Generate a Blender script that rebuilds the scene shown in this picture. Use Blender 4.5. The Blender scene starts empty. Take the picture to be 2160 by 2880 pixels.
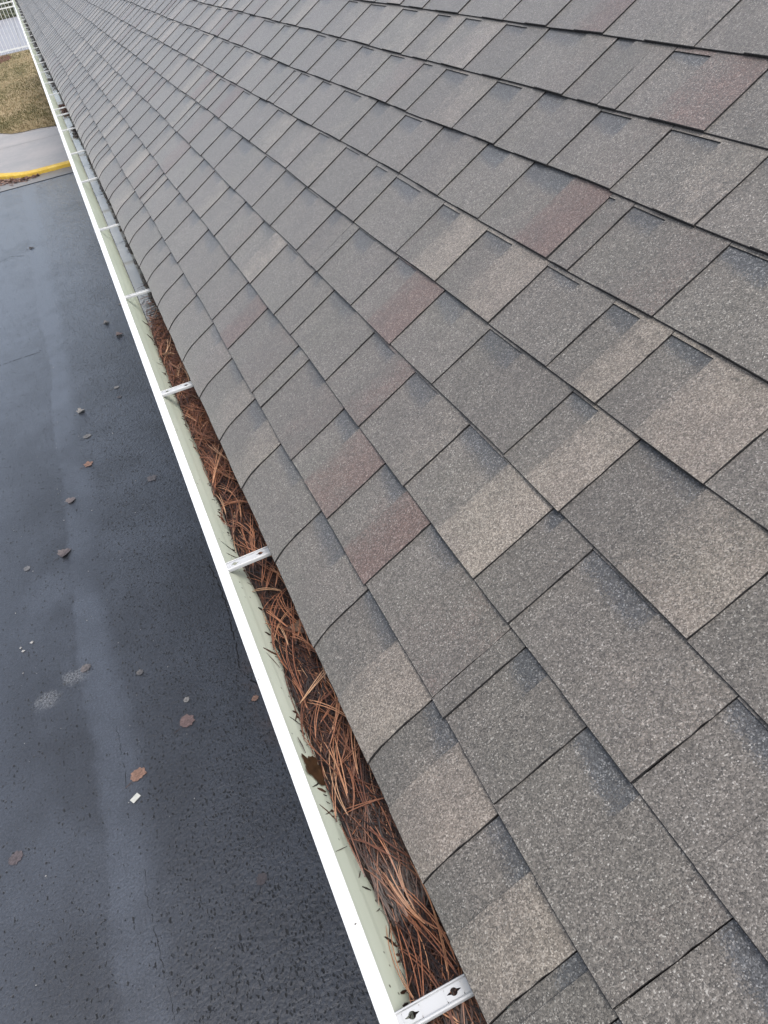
import bpy, math, random
import numpy as np
from mathutils import Matrix, Vector

# ---------------------------------------------------------------- camera, sky, sun, exposure
SC = bpy.context.scene
COL = SC.collection
cam_d = bpy.data.cameras.new('camera')
cam = bpy.data.objects.new('camera', cam_d)
COL.objects.link(cam)
RW = ((0.908801, 0.364124, -0.203702), (-0.388456, 0.560260, -0.731581), (-0.152260, 0.743991, 0.650611))
CW = (-0.044312, 0.0, 0.898415)
cam.matrix_world = Matrix([list(RW[i]) + [CW[i]] for i in range(3)] + [[0, 0, 0, 1]])
FPX = 2070.05
cam_d.sensor_fit = 'VERTICAL'
cam_d.sensor_height = 36.0
cam_d.lens = FPX / 2880.0 * 36.0
cam_d.clip_start = 0.02
cam_d.clip_end = 2000.0
SC.camera = cam

SUN_EL, SUN_AZ = 68.0, 160.0          # degrees; azimuth clockwise from +Y
world = bpy.data.worlds.new('World')
SC.world = world
world.use_nodes = True
wn = world.node_tree
bg = wn.nodes['Background']
sky = wn.nodes.new('ShaderNodeTexSky')
sky.sky_type = 'NISHITA'
sky.sun_disc = False
sky.sun_elevation = math.radians(SUN_EL)
sky.sun_rotation = math.radians(SUN_AZ)
sky.air_density = 1.0
sky.dust_density = 4.0
sky.ozone_density = 1.0
hs = wn.nodes.new('ShaderNodeHueSaturation')
hs.inputs['Saturation'].default_value = 0.58
wn.links.new(sky.outputs[0], hs.inputs['Color'])
wn.links.new(hs.outputs[0], bg.inputs['Color'])
bg.inputs['Strength'].default_value = 0.14

sun_d = bpy.data.lights.new('sun', 'SUN')
sun_d.energy = 1.0
sun_d.angle = math.radians(40)
sun_d.color = (1.0, 0.97, 0.93)
sun = bpy.data.objects.new('sun', sun_d)
COL.objects.link(sun)
_az, _el = math.radians(SUN_AZ), math.radians(SUN_EL)
_dir = Vector((math.sin(_az) * math.cos(_el), math.cos(_az) * math.cos(_el), math.sin(_el)))
sun.rotation_euler = _dir.to_track_quat('Z', 'Y').to_euler()
sun.location = (-3, -3, 8)

SC.view_settings.view_transform = 'Standard'
SC.view_settings.look = 'None'
SC.view_settings.gamma = 1.0
SC.view_settings.use_curve_mapping = False
SC.view_settings.exposure = 0.82

RNG = random.Random(7)
NP = np.random.default_rng(11)
G = -2.6                               # asphalt level; the eave line is z = 0
PITCH = math.radians(31.0)
CP, SP = math.cos(PITCH), math.sin(PITCH)
EXPO = 0.143                           # shingle exposure
def roofpt(s, u, n):
    return (s * CP - n * SP, u, s * SP + n * CP)
def project(P):
    d = [P[i] - CW[i] for i in range(3)]
    v = [sum(RW[i][j] * d[i] for i in range(3)) for j in range(3)]
    if v[2] > -0.02:
        return None
    return (1080 + FPX * v[0] / -v[2], 1440 - FPX * v[1] / -v[2])

# ---------------------------------------------------------------- helpers
def tag(o, label=None, cat=None, group=None, kind=None):
    if label: o['label'] = label
    if cat: o['category'] = cat
    if group: o['group'] = group
    if kind: o['kind'] = kind
    return o
def empty(name, loc=(0, 0, 0)):
    o = bpy.data.objects.new(name, None)
    o.location = loc
    COL.objects.link(o)
    return o
def mesh_data(name, verts, faces, mats=None, fmat=None, smooth=False):
    me = bpy.data.meshes.new(name)
    me.from_pydata([tuple(v) for v in verts], [], faces)
    for m in (mats or []):
        me.materials.append(m)
    if fmat:
        me.polygons.foreach_set('material_index', fmat)
    if smooth:
        me.polygons.foreach_set('use_smooth', [True] * len(me.polygons))
    me.update()
    return me
def obj(name, verts, faces, mat, parent=None, fmat=None, smooth=False, origin=None):
    mats = mat if isinstance(mat, (list, tuple)) else [mat]
    if origin is not None:
        verts = [(v[0] - origin[0], v[1] - origin[1], v[2] - origin[2]) for v in verts]
    me = mesh_data(name, verts, faces, mats, fmat, smooth)
    o = bpy.data.objects.new(name, me)
    COL.objects.link(o)
    if origin is not None: o.location = origin
    if parent is not None: o.parent = parent
    return o
def box(V, Fc, x0, x1, y0, y1, z0, z1):
    b = len(V)
    V += [(x0, y0, z0), (x1, y0, z0), (x1, y1, z0), (x0, y1, z0), (x0, y0, z1), (x1, y0, z1), (x1, y1, z1), (x0, y1, z1)]
    Fc += [(b, b+3, b+2, b+1), (b+4, b+5, b+6, b+7), (b, b+1, b+5, b+4), (b+1, b+2, b+6, b+5), (b+2, b+3, b+7, b+6), (b+3, b, b+4, b+7)]
def set_col(me, cols, name='tint'):
    a = me.color_attributes.new(name, 'FLOAT_COLOR', 'POINT')
    a.data.foreach_set('color', np.asarray(cols, dtype=np.float32).ravel())

class NT:
    """small node-graph helper"""
    def __init__(self, name):
        self.m = bpy.data.materials.new(name)
        self.m.use_nodes = True
        self.t = self.m.node_tree
        self.b = self.t.nodes['Principled BSDF']
    def n(self, typ, **kw):
        nd = self.t.nodes.new(typ)
        for k, v in kw.items():
            setattr(nd, k, v)
        return nd
    def link(self, a, b):
        self.t.links.new(a, b)
    def put(self, sock, v):
        if hasattr(v, 'is_output'): self.link(v, sock)
        else: sock.default_value = v
    def math(self, op, a, b=0.5, clamp=False):
        nd = self.n('ShaderNodeMath', operation=op, use_clamp=clamp)
        self.put(nd.inputs[0], a); self.put(nd.inputs[1], b)
        return nd.outputs[0]
    def mix(self, f, a, b, blend='MIX'):
        nd = self.n('ShaderNodeMix', data_type='RGBA', blend_type=blend)
        self.put(nd.inputs[0], f)
        self.put(nd.inputs[6], a if hasattr(a, 'is_output') else (*a, 1)); self.put(nd.inputs[7], b if hasattr(b, 'is_output') else (*b, 1))
        return nd.outputs[2]
    def maprange(self, v, a, b, c=0.0, d=1.0, smooth=True):
        nd = self.n('ShaderNodeMapRange', interpolation_type='SMOOTHSTEP' if smooth else 'LINEAR')
        self.put(nd.inputs[0], v)
        for i, x in enumerate((a, b, c, d)): self.put(nd.inputs[1 + i], x)
        return nd.outputs[0]
    def pos(self):
        return self.n('ShaderNodeNewGeometry').outputs['Position']
    def noise(self, scale, detail=4, rough=0.55, vec=None, out=0, dist=0.0):
        nd = self.n('ShaderNodeTexNoise')
        nd.inputs['Scale'].default_value = scale; nd.inputs['Detail'].default_value = detail
        nd.inputs['Roughness'].default_value = rough; nd.inputs['Distortion'].default_value = dist
        if vec is None: vec = self.pos()
        self.link(vec, nd.inputs['Vector'])
        return nd.outputs[out]
    def voro(self, scale, vec=None, out='Color', feature='F1', rnd=1.0):
        nd = self.n('ShaderNodeTexVoronoi', feature=feature)
        nd.inputs['Scale'].default_value = scale; nd.inputs['Randomness'].default_value = rnd
        if vec is None: vec = self.pos()
        self.link(vec, nd.inputs['Vector'])
        return nd.outputs[out]
    def scalevec(self, s, vec=None):
        nd = self.n('ShaderNodeVectorMath', operation='MULTIPLY')
        self.link(vec if vec is not None else self.pos(), nd.inputs[0]); nd.inputs[1].default_value = s
        return nd.outputs[0]
    def sep(self, vec=None):
        nd = self.n('ShaderNodeSeparateXYZ'); self.link(vec if vec is not None else self.pos(), nd.inputs[0])
        return nd.outputs
    def ramp(self, v, stops):
        nd = self.n('ShaderNodeValToRGB'); e = nd.color_ramp.elements
        while len(e) < len(stops): e.new(0.5)
        for i, (p, c) in enumerate(stops):
            e[i].position = p; e[i].color = (*c, 1) if len(c) == 3 else c
        self.put(nd.inputs[0], v)
        return nd.outputs[0]
    def bump(self, h, strength=0.5, dist=0.002):
        nd = self.n('ShaderNodeBump'); nd.inputs['Strength'].default_value = strength; nd.inputs['Distance'].default_value = dist
        self.link(h, nd.inputs['Height']); self.link(nd.outputs[0], self.b.inputs['Normal'])
    def done(self, color, rough=0.6, spec=None, metal=None):
        self.put(self.b.inputs['Base Color'], color if hasattr(color, 'is_output') else (*color, 1))
        self.put(self.b.inputs['Roughness'], rough)
        if spec is not None: self.put(self.b.inputs['Specular IOR Level'], spec)
        if metal is not None: self.put(self.b.inputs['Metallic'], metal)
        return self.m

# ---------------------------------------------------------------- materials
def mat_shingle():
    g = NT('shingle_granules')
    at = g.n('ShaderNodeAttribute', attribute_name='tint')
    r, gg, b = g.sep(at.outputs['Color'])
    val = at.outputs['Alpha']
    vc = g.voro(660.0)
    cr, cg, cb = g.sep(vc)
    vc2 = g.voro(320.0)
    c2, c3, _ = g.sep(vc2)
    base = g.ramp(cr, [(0.0, (0.046, 0.041, 0.0355)), (0.30, (0.097, 0.0865, 0.0745)), (0.62, (0.136, 0.121, 0.105)), (0.90, (0.187, 0.169, 0.148)), (0.97, (0.285, 0.262, 0.236)), (1.0, (0.36, 0.34, 0.31))])
    tan = g.ramp(cr, [(0.0, (0.088, 0.073, 0.060)), (0.35, (0.172, 0.145, 0.119)), (0.7, (0.245, 0.208, 0.172)), (1.0, (0.38, 0.335, 0.29))])
    red = g.ramp(cr, [(0.0, (0.046, 0.030, 0.025)), (0.4, (0.102, 0.066, 0.054)), (0.75, (0.140, 0.092, 0.077)), (1.0, (0.28, 0.225, 0.20))])
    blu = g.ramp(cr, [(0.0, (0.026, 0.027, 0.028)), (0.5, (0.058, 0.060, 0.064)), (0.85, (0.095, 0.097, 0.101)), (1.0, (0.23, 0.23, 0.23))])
    soft = g.noise(22.0, 3, 0.6)
    dith = g.math('ADD', g.math('MULTIPLY', g.math('SUBTRACT', cb, 0.5), 0.55), g.math('MULTIPLY', g.math('SUBTRACT', soft, 0.5), 0.7))
    def w(x): return g.maprange(g.math('ADD', x, g.math('MULTIPLY', dith, g.maprange(x, 0.02, 0.25))), 0.12, 0.88)
    col = g.mix(w(r), base, tan)
    col = g.mix(w(gg), col, red)
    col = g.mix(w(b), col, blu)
    # blend warm/greenish drift and larger blotches of pigment
    # weathering: granule loss and faint run-off streaks down the slope
    streak = g.noise(9.0, 5, 0.65, vec=g.scalevec((0.35, 1.6, 0.35)))
    wear = g.math('MULTIPLY', g.maprange(g.noise(34.0, 5, 0.7), 0.60, 0.72), 0.35)
    col = g.mix(wear, col, (0.042, 0.040, 0.037))
    col = g.mix(g.maprange(streak, 0.45, 0.75, 0.0, 0.22), col, (0.080, 0.076, 0.070))
    big = g.noise(5.0, 3, 0.5)
    col = g.mix(g.maprange(big, 0.35, 0.75, 0.0, 0.35), col, g.mix(1.0, col, (0.95, 1.02, 0.94), 'MULTIPLY'))
    mid = g.math('MULTIPLY', g.maprange(c2, 0.0, 1.0, 0.84, 1.16, False), g.maprange(soft, 0.25, 0.75, 0.90, 1.10, False))
    fac = g.math('MULTIPLY', mid, val)
    hv = g.n('ShaderNodeHueSaturation'); g.link(col, hv.inputs['Color']); g.put(hv.inputs['Value'], fac)
    h = g.math('ADD', g.math('MULTIPLY', cg, 0.6), g.math('SUBTRACT', 1.0, g.voro(660.0, out='Distance')))
    g.bump(h, 0.55, 0.0012)
    g.b.inputs['Sheen Weight'].default_value = 0.30; g.b.inputs['Sheen Roughness'].default_value = 0.45   # dusty mineral surface
    g.b.inputs['Coat Weight'].default_value = 0.60      # damp film
    g.b.inputs['Coat Roughness'].default_value = 0.38
    g.b.inputs['Coat IOR'].default_value = 1.38
    return g.done(hv.outputs[0], g.maprange(cg, 0, 1, 0.45, 0.75, False), 0.45)
def mat_simple(name, c0, c1, scale=20.0, rough=0.6, spec=0.4, bump=0.0, bscale=200.0, detail=4):
    g = NT(name)
    n = g.noise(scale, detail, 0.6)
    col = g.mix(g.maprange(n, 0.3, 0.7), c0, c1)
    if bump: g.bump(g.noise(bscale, 3, 0.6), bump, 0.002)
    return g.done(col, rough, spec)
def mat_asphalt():
    g = NT('wet_asphalt')
    x, y, z = g.sep()
    pv = g.scalevec((1.0, 0.55, 1.0))
    wob = g.math('MULTIPLY', g.math('SUBTRACT', g.noise(1.1, 3, 0.5, vec=pv), 0.5), 0.26)
    wob2 = g.math('MULTIPLY', g.math('SUBTRACT', g.noise(9.0, 4, 0.65), 0.5), 0.07)
    xx = g.math('ADD', x, g.math('ADD', wob, wob2))
    # silty trail left by roof drips, parallel to the eave
    band = g.math('MULTIPLY', g.maprange(xx, -1.22, -1.165), g.maprange(xx, -0.88, -1.06))
    blot = g.maprange(g.noise(0.8, 5, 0.62), 0.40, 0.70)
    blot2 = g.maprange(g.noise(3.2, 5, 0.65, vec=pv), 0.42, 0.75)
    leftwash = g.maprange(xx, -1.35, -1.85)
    silt = g.math('MAXIMUM', g.math('MULTIPLY', band, g.maprange(g.noise(1.7, 4, 0.6), 0.3, 0.65, 0.22, 0.68)), g.math('MAXIMUM', g.math('MULTIPLY', leftwash, 0.45), g.math('MULTIPLY', blot, 0.5)))
    silt = g.math('ADD', silt, g.math('MULTIPLY', blot2, 0.22))
    worn_or_sheen = g.math('MULTIPLY', g.maprange(y, 5.0, 12.5, 0.0, 0.95), g.maprange(g.noise(1.5, 5, 0.65, vec=pv), 0.3, 0.62, 0.35, 1.0))  # distant asphalt paled: grazing sky reflection put into the colour, with mottling
    silt = g.math('ADD', silt, worn_or_sheen)  # from here silt also carries the painted sky sheen
    fine = g.noise(85.0, 5, 0.8)
    coarse = g.noise(26.0, 4, 0.65)
    grain = g.voro(48.0, out='Distance')
    wv = g.n('ShaderNodeVectorMath', operation='MULTIPLY_ADD')
    g.link(g.noise(40.0, 3, 0.6, out=1), wv.inputs[0]); wv.inputs[1].default_value = (0.03, 0.03, 0.0); g.link(g.scalevec((1.35, 0.8, 1.0)), wv.inputs[2])
    stretch = wv.outputs[0]
    c1 = g.sep(g.voro(46.0, vec=stretch)); d1 = g.voro(46.0, vec=stretch, out='Distance')
    c2 = g.sep(g.voro(85.0, vec=stretch)); d2 = g.voro(85.0, vec=stretch, out='Distance')
    zone = g.math('MULTIPLY', g.maprange(xx, -1.5, -0.30, 0.18, 1.0), g.math('SUBTRACT', 1.0, g.math('MULTIPLY', band, 0.9)))
    thr = g.maprange(zone, 0, 1, 0.96, 0.52, False)
    p1 = g.math('MULTIPLY', g.math('GREATER_THAN', c1[0], thr), g.maprange(g.math('ADD', d1, g.math('MULTIPLY', g.math('SUBTRACT', fine, 0.5), 0.5)), 0.34, 0.20))
    p2 = g.math('MULTIPLY', g.math('GREATER_THAN', c2[0], thr), g.maprange(g.math('ADD', d2, g.math('MULTIPLY', g.math('SUBTRACT', fine, 0.5), 0.5)), 0.34, 0.18))
    pits = g.math('MAXIMUM', p1, p2)
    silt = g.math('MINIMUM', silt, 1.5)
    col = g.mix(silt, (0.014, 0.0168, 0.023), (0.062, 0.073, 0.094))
    col = g.mix(1.0, col, g.ramp(fine, [(0.30, (0.45, 0.45, 0.46)), (0.50, (0.95, 0.95, 0.95)), (0.62, (1.35, 1.35, 1.35)), (0.75, (2.1, 2.1, 2.1))]), 'MULTIPLY')
    col = g.mix(g.math('MULTIPLY', pits, 0.9), col, (0.004, 0.004, 0.005))
    # pale scuffed spots where something scraped the sealcoat
    for (sx, sy, rr, ex) in ((-1.25, 3.575, 0.085, 0.75), (-1.427, 3.478, 0.085, 0.8)):
        dx = g.math('MULTIPLY', g.math('SUBTRACT', x, sx), ex); dy = g.math('SUBTRACT', y, sy)
        d = g.math('SQRT', g.math('ADD', g.math('MULTIPLY', dx, dx), g.math('MULTIPLY', dy, dy)))
        m = g.math('MULTIPLY', g.maprange(g.math('ADD', d, g.math('MULTIPLY', g.math('SUBTRACT', coarse, 0.5), 0.12)), rr, rr * 0.25), g.maprange(g.noise(85.0, 4, 0.7), 0.40, 0.62))
        col = g.mix(g.math('MULTIPLY', m, 0.6), col, (0.24, 0.245, 0.25))
    # brown tannin stain below the gutter
    st = g.math('MULTIPLY', g.maprange(x, -0.34, -0.16), g.math('MULTIPLY', g.maprange(y, 3.3, 2.9), g.maprange(y, 2.3, 2.7)))
    col = g.mix(g.math('MULTIPLY', st, g.maprange(g.noise(9.0), 0.4, 0.65)), col, (0.045, 0.026, 0.02))
    rough = g.math('ADD', g.maprange(silt, 0, 1, 0.42, 0.34, False), g.math('MULTIPLY', fine, 0.15))
    relief = g.math('ADD', g.math('MULTIPLY', coarse, 0.45), g.math('MULTIPLY', g.math('SUBTRACT', 1.0, grain), 0.35))
    h = g.math('ADD', g.math('MULTIPLY', relief, g.math('ADD', zone, 0.35)), g.math('ADD', g.math('MULTIPLY', fine, 0.55), g.math('MULTIPLY', pits, -1.2)))
    g.bump(h, 0.7, 0.010)
    g.put(g.b.inputs['Coat Weight'], g.math('SUBTRACT', 1.0, g.math('MAXIMUM', pits, g.maprange(fine, 0.46, 0.32)), True))
    g.b.inputs['Coat IOR'].default_value = 1.5
    g.put(g.b.inputs['Coat Roughness'], g.maprange(silt, 0, 1, 0.20, 0.10, False))
    cb = g.n('ShaderNodeBump'); cb.inputs['Strength'].default_value = 0.42; cb.inputs['Distance'].default_value = 0.010
    g.link(h, cb.inputs['Height']); g.link(cb.outputs[0], g.b.inputs['Coat Normal'])
    return g.done(col, rough, 0.5)
def mat_concrete(name, c0, c1, rough=0.45):
    g = NT(name)
    n = g.math('ADD', g.math('MULTIPLY', g.noise(1.3, 5, 0.6), 0.7), g.math('MULTIPLY', g.noise(12.0, 4, 0.6), 0.3))
    col = g.mix(g.maprange(n, 0.35, 0.65), c0, c1)
    g.bump(g.noise(90.0, 3), 0.25, 0.003)
    return g.done(col, rough, 0.5)
def mat_lawn():
    g = NT('dry_lawn')
    v = g.scalevec((1.0, 0.30, 1.0))
    n = g.noise(1.5, 5, 0.65, vec=v)
    n2 = g.noise(6.0, 4, 0.7, vec=v)
    m = g.math('ADD', g.math('MULTIPLY', n, 0.65), g.math('MULTIPLY', n2, 0.35))
    col = g.ramp(m, [(0.30, (0.085, 0.080, 0.040)), (0.42, (0.15, 0.13, 0.065)), (0.52, (0.26, 0.21, 0.12)), (0.68, (0.36, 0.285, 0.18))])
    return g.done(col, 0.9, 0.2)
def mat_attr(name, rough=0.6, spec=0.4, nscale=300.0, namt=0.3):
    g = NT(name)
    at = g.n('ShaderNodeAttribute', attribute_name='tint')
    n = g.noise(nscale, 3, 0.6)
    hv = g.n('ShaderNodeHueSaturation'); g.link(at.outputs['Color'], hv.inputs['Color'])
    g.put(hv.inputs['Value'], g.maprange(n, 0.3, 0.7, 1 - namt, 1 + namt, False))
    return g.done(hv.outputs[0], rough, spec)
def mat_gutter_inside():
    g = NT('gutter_inner_enamel')
    n = g.noise(7.0, 5, 0.6, vec=g.scalevec((1, 0.35, 1.6)))
    col = g.mix(g.maprange(n, 0.35, 0.7), (0.53, 0.575, 0.475), (0.61, 0.65, 0.55))
    sp = g.sep(g.voro(140.0))
    spot = g.math('MULTIPLY', g.maprange(sp[0], 0.965, 0.98), g.maprange(g.voro(140.0, out='Distance'), 0.35, 0.15))
    col = g.mix(spot, col, (0.10, 0.10, 0.07))
    z = g.sep()[2]
    grime = g.math('MULTIPLY', g.maprange(z, -0.085, -0.112), g.maprange(g.noise(30.0, 4, 0.7), 0.4, 0.62))
    col = g.mix(g.math('MULTIPLY', grime, 0.55), col, (0.20, 0.17, 0.10))
    return g.done(col, 0.38, 0.45)
def mat_white(name, c=(0.80, 0.81, 0.80), dirt=0.3, rough=0.35):
    g = NT(name)
    n = g.math('MULTIPLY', g.maprange(g.noise(28.0, 5, 0.7), 0.5, 0.75), dirt)
    col = g.mix(n, c, (0.42, 0.42, 0.38))
    sp = g.sep(g.voro(120.0))
    spot = g.math('MULTIPLY', g.maprange(sp[0], 0.975, 0.985), g.maprange(g.voro(120.0, out='Distance'), 0.3, 0.1))
    col = g.mix(spot, col, (0.12, 0.11, 0.09))
    return g.done(col, rough, 0.5)
def mat_kerb():
    g = NT('yellow_kerb_paint')
    z = g.sep()[2]
    n = g.noise(9.0, 5, 0.7)
    chip = g.maprange(g.math('ADD', g.math('MULTIPLY', g.math('SUBTRACT', z, G + 0.012), 22.0), g.math('SUBTRACT', n, 0.5)), -0.05, 0.0)
    paint = g.mix(g.maprange(g.noise(14.0, 4, 0.6), 0.4, 0.7), (0.62, 0.40, 0.045), (0.70, 0.50, 0.10))
    worn_or_sheen = g.maprange(g.noise(25.0, 5, 0.75), 0.62, 0.74)
    paint = g.mix(g.math('MULTIPLY', worn_or_sheen, 0.5), paint, (0.42, 0.38, 0.30))
    col = g.mix(chip, (0.30, 0.28, 0.27), paint)
    return g.done(col, 0.5, 0.4)
def mat_water():
    g = NT('gutter_water')
    n = g.noise(5.0, 4, 0.6, vec=g.scalevec((1, 0.4, 1)))
    col = g.mix(g.maprange(n, 0.35, 0.65), (0.20, 0.205, 0.20), (0.30, 0.305, 0.30))
    return g.done(col, 0.06, 0.6)

M_SH = mat_shingle()
M_EDGE = mat_simple('shingle_cut_edge', (0.016, 0.016, 0.017), (0.05, 0.048, 0.047), 260.0, 0.8, 0.25)
M_ASPH = mat_asphalt()
M_CONC = mat_concrete('concrete_walk', (0.27, 0.262, 0.26), (0.36, 0.335, 0.32), 0.4)
M_PATIO = mat_concrete('concrete_patio', (0.27, 0.27, 0.295), (0.31, 0.31, 0.335), 0.4)
M_PAN = mat_concrete('concrete_pan', (0.15, 0.15, 0.155), (0.22, 0.215, 0.212), 0.4)
M_LAWN = mat_lawn()
M_KERB = mat_kerb()
M_GIN = mat_gutter_inside()
M_LIP = mat_white('gutter_white_enamel', (0.82, 0.83, 0.82), 0.22)
M_HANG = mat_white('hanger_white_aluminium', (0.46, 0.47, 0.475), 0.4, 0.4)
M_FENCE = mat_white('fence_white_powdercoat', (0.78, 0.80, 0.79), 0.1)
M_NEED = mat_attr('pine_needle', 0.45, 0.5, 180.0, 0.25)
M_LEAF = mat_attr('dead_leaf', 0.5, 0.5, 90.0, 0.35)
M_BED = mat_simple('rotting_needle_bed', (0.006, 0.0035, 0.003), (0.030, 0.014, 0.009), 120.0, 0.6, 0.4, 0.8, 160.0)
M_WATER = mat_water()
M_DARK = mat_simple('dark_line', (0.012, 0.012, 0.013), (0.02, 0.02, 0.021), 30.0, 0.8, 0.2)  # flat dark colour for the pavement seam, cracks and dirt line
M_WALL = mat_simple('wall_render', (0.50, 0.47, 0.42), (0.58, 0.55, 0.50), 6.0, 0.8, 0.3, 0.2, 120.0)
M_FASC = mat_white('fascia_white', (0.74, 0.74, 0.72), 0.25, 0.5)
M_DECK = mat_simple('roof_deck_felt', (0.015, 0.015, 0.016), (0.03, 0.03, 0.03), 40.0, 0.9, 0.2)
M_SOIL = mat_simple('mulch_soil', (0.09, 0.045, 0.035), (0.17, 0.085, 0.065), 12.0, 0.9, 0.2, 0.6, 60.0)
M_PAPER = mat_simple('paper_scrap', (0.46, 0.47, 0.43), (0.55, 0.55, 0.51), 60.0, 0.6, 0.3)
M_PEB = mat_simple('pebble', (0.22, 0.22, 0.21), (0.42, 0.41, 0.40), 30.0, 0.6, 0.4)
M_SCREW = mat_simple('zinc_screw', (0.30, 0.29, 0.28), (0.40, 0.39, 0.37), 80.0, 0.35, 0.5)

# ---------------------------------------------------------------- ground
def sheet(name, pts, z, mat, kind='structure', parent=None):
    o = obj(name, [(x, y, z) for x, y in pts], [tuple(range(len(pts)))], mat, parent)
    return tag(o, kind=kind) if kind else o
sheet('ground', [(-400, -300), (400, -300), (400, 500), (-400, 500)], G - 0.03, mat_simple('far_ground', (0.10, 0.075, 0.05), (0.17, 0.13, 0.09), 0.5, 0.95, 0.2))
KH = 0.085
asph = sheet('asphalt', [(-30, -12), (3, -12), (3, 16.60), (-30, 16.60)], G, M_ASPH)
# asphalt beyond the kerb's corner on the left
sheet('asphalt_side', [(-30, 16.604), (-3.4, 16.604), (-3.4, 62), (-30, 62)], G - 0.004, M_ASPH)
sheet('gutter_pan', [(-3.4, 16.62), (3, 16.62), (3, 17.2), (-1.0, 17.2), (-1.5, 17.6), (-1.95, 18.1), (-2.3, 19.4), (-2.32, 60), (-3.4, 60)], G + 0.004, M_PAN)
V, Fc = [], []
box(V, Fc, -3.4, 3.0, 16.598, 16.622, G - 0.02, G + 0.0055)
tag(obj('pavement_seam', V, Fc, M_DARK), kind='structure')
# kerb: one swept profile, straight then turning away
kp = [(3.0, 17.14), (0.6, 17.14), (-0.4, 17.14), (-0.85, 17.14), (-1.02, 17.155), (-1.17, 17.21), (-1.32, 17.31), (-1.47, 17.44), (-1.62, 17.58), (-1.85, 17.84), (-2.08, 18.2), (-2.25, 18.7), (-2.33, 19.4), (-2.35, 20.4), (-2.35, 40.0)]
prof = [(0.0, -0.02), (0.006, KH - 0.02), (0.016, KH - 0.005), (0.03, KH), (0.17, KH + 0.002), (0.185, KH - 0.004), (0.19, -0.02)]
V, Fc = [], []
for i, (x, y) in enumerate(kp):
    a = kp[max(i - 1, 0)]; b = kp[min(i + 1, len(kp) - 1)]
    tx, ty = b[0] - a[0], b[1] - a[1]; L = math.hypot(tx, ty); nx, ny = ty / L, -tx / L      # right-hand normal -> inside
    for (d, h) in prof:
        V.append((x + nx * d, y + ny * d, G + h))
m = len(prof)
for i in range(len(kp) - 1):
    for j in range(m - 1):
        Fc.append((i * m + j, i * m + j + 1, (i + 1) * m + j + 1, (i + 1) * m + j))
Fc.append(tuple(range(m))); Fc.append(tuple(range(len(V) - m, len(V))))
tag(obj('kerb', V, Fc, M_KERB), kind='structure')
# pavement slabs (two bays either side of the joint) and the lawn behind
zs = G + KH - 0.006
edge = [(-2.17, 23.2), (-1.80, 22.6), (-1.53, 22.10), (-1.27, 21.68), (-1.03, 21.56), (-0.78, 21.54), (-0.60, 21.50), (-0.22, 21.28), (0.4, 21.1), (3.0, 21.0)]
V, Fc = [], []
pin = [(3.0, 17.325), (-0.82, 17.325), (-0.97, 17.34), (-1.09, 17.385), (-1.22, 17.47), (-1.36, 17.59), (-1.50, 17.72), (-1.72, 17.96), (-1.92, 18.29), (-2.07, 18.75), (-2.14, 19.42), (-2.16, 20.20), (3.0, 20.20)]
walk = sheet('pavement', [(3.2, 17.32), (-0.9, 17.33), (-1.4, 17.7), (-2.0, 18.6), (-2.17, 20), (-2.17, 23.5), (3.2, 23.5)], zs - 0.03, M_PAN)
o = sheet('slab', pin, zs, M_CONC, kind=None, parent=walk)
o = sheet('slab', [(-2.16, 20.225), (3.0, 20.225), (3.0, 23.4), (-2.16, 23.4)], zs, M_CONC, kind=None, parent=walk)
lawn = sheet('lawn', edge + [(3.0, 39.6), (-2.17, 39.6)], zs + 0.012, M_LAWN)
# short tufts over the lawn, kept inside its edge
V, Fc, Cc = [], [], []
def blade(x, y, z, h, w, lean, az, c):
    b = len(V); dx, dy = math.cos(az) * w, math.sin(az) * w; lx, ly = math.cos(az + 1.57) * lean, math.sin(az + 1.57) * lean
    V.extend([(x - dx, y - dy, z), (x + dx, y + dy, z), (x + lx, y + ly, z + h)]); Fc.append((b, b + 1, b + 2)); Cc.extend([(*c, 1)] * 3)
for i in range(16000):
    x = RNG.uniform(-2.1, 0.3); y = 21.3 + (39.5 - 21.3) * (RNG.random() ** 1.5)
    ye = np.interp(x, [p[0] for p in edge], [p[1] for p in edge])
    if y < ye + 0.02: continue
    t = 0.5 + 0.5 * math.sin(y * 1.3 + math.sin(x * 2.1) * 1.5) + RNG.uniform(-0.6, 0.6)
    c = (0.12, 0.11, 0.052) if t < 0.40 else ((0.25, 0.20, 0.11) if t < 0.85 else (0.38, 0.30, 0.19))
    k = RNG.uniform(0.7, 1.2); c = tuple(q * k for q in c)
    blade(x, y, zs + 0.01, RNG.uniform(0.02, 0.055), RNG.uniform(0.006, 0.014), RNG.uniform(-0.03, 0.03), RNG.uniform(0, 6.28), c)
go = obj('grass', V, Fc, mat_attr('grass_blade', 0.85, 0.2, 40.0, 0.2)); set_col(go.data, Cc)
tag(go, 'short straw and olive winter grass between the pavement and white fence', 'grass', kind='stuff')
sheet('mulch_bed', [(-1.75, 36.6), (-1.1, 37.3), (-0.95, 38.2), (-1.1, 39.3), (-1.75, 39.4)], zs + 0.018, M_SOIL)
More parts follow.
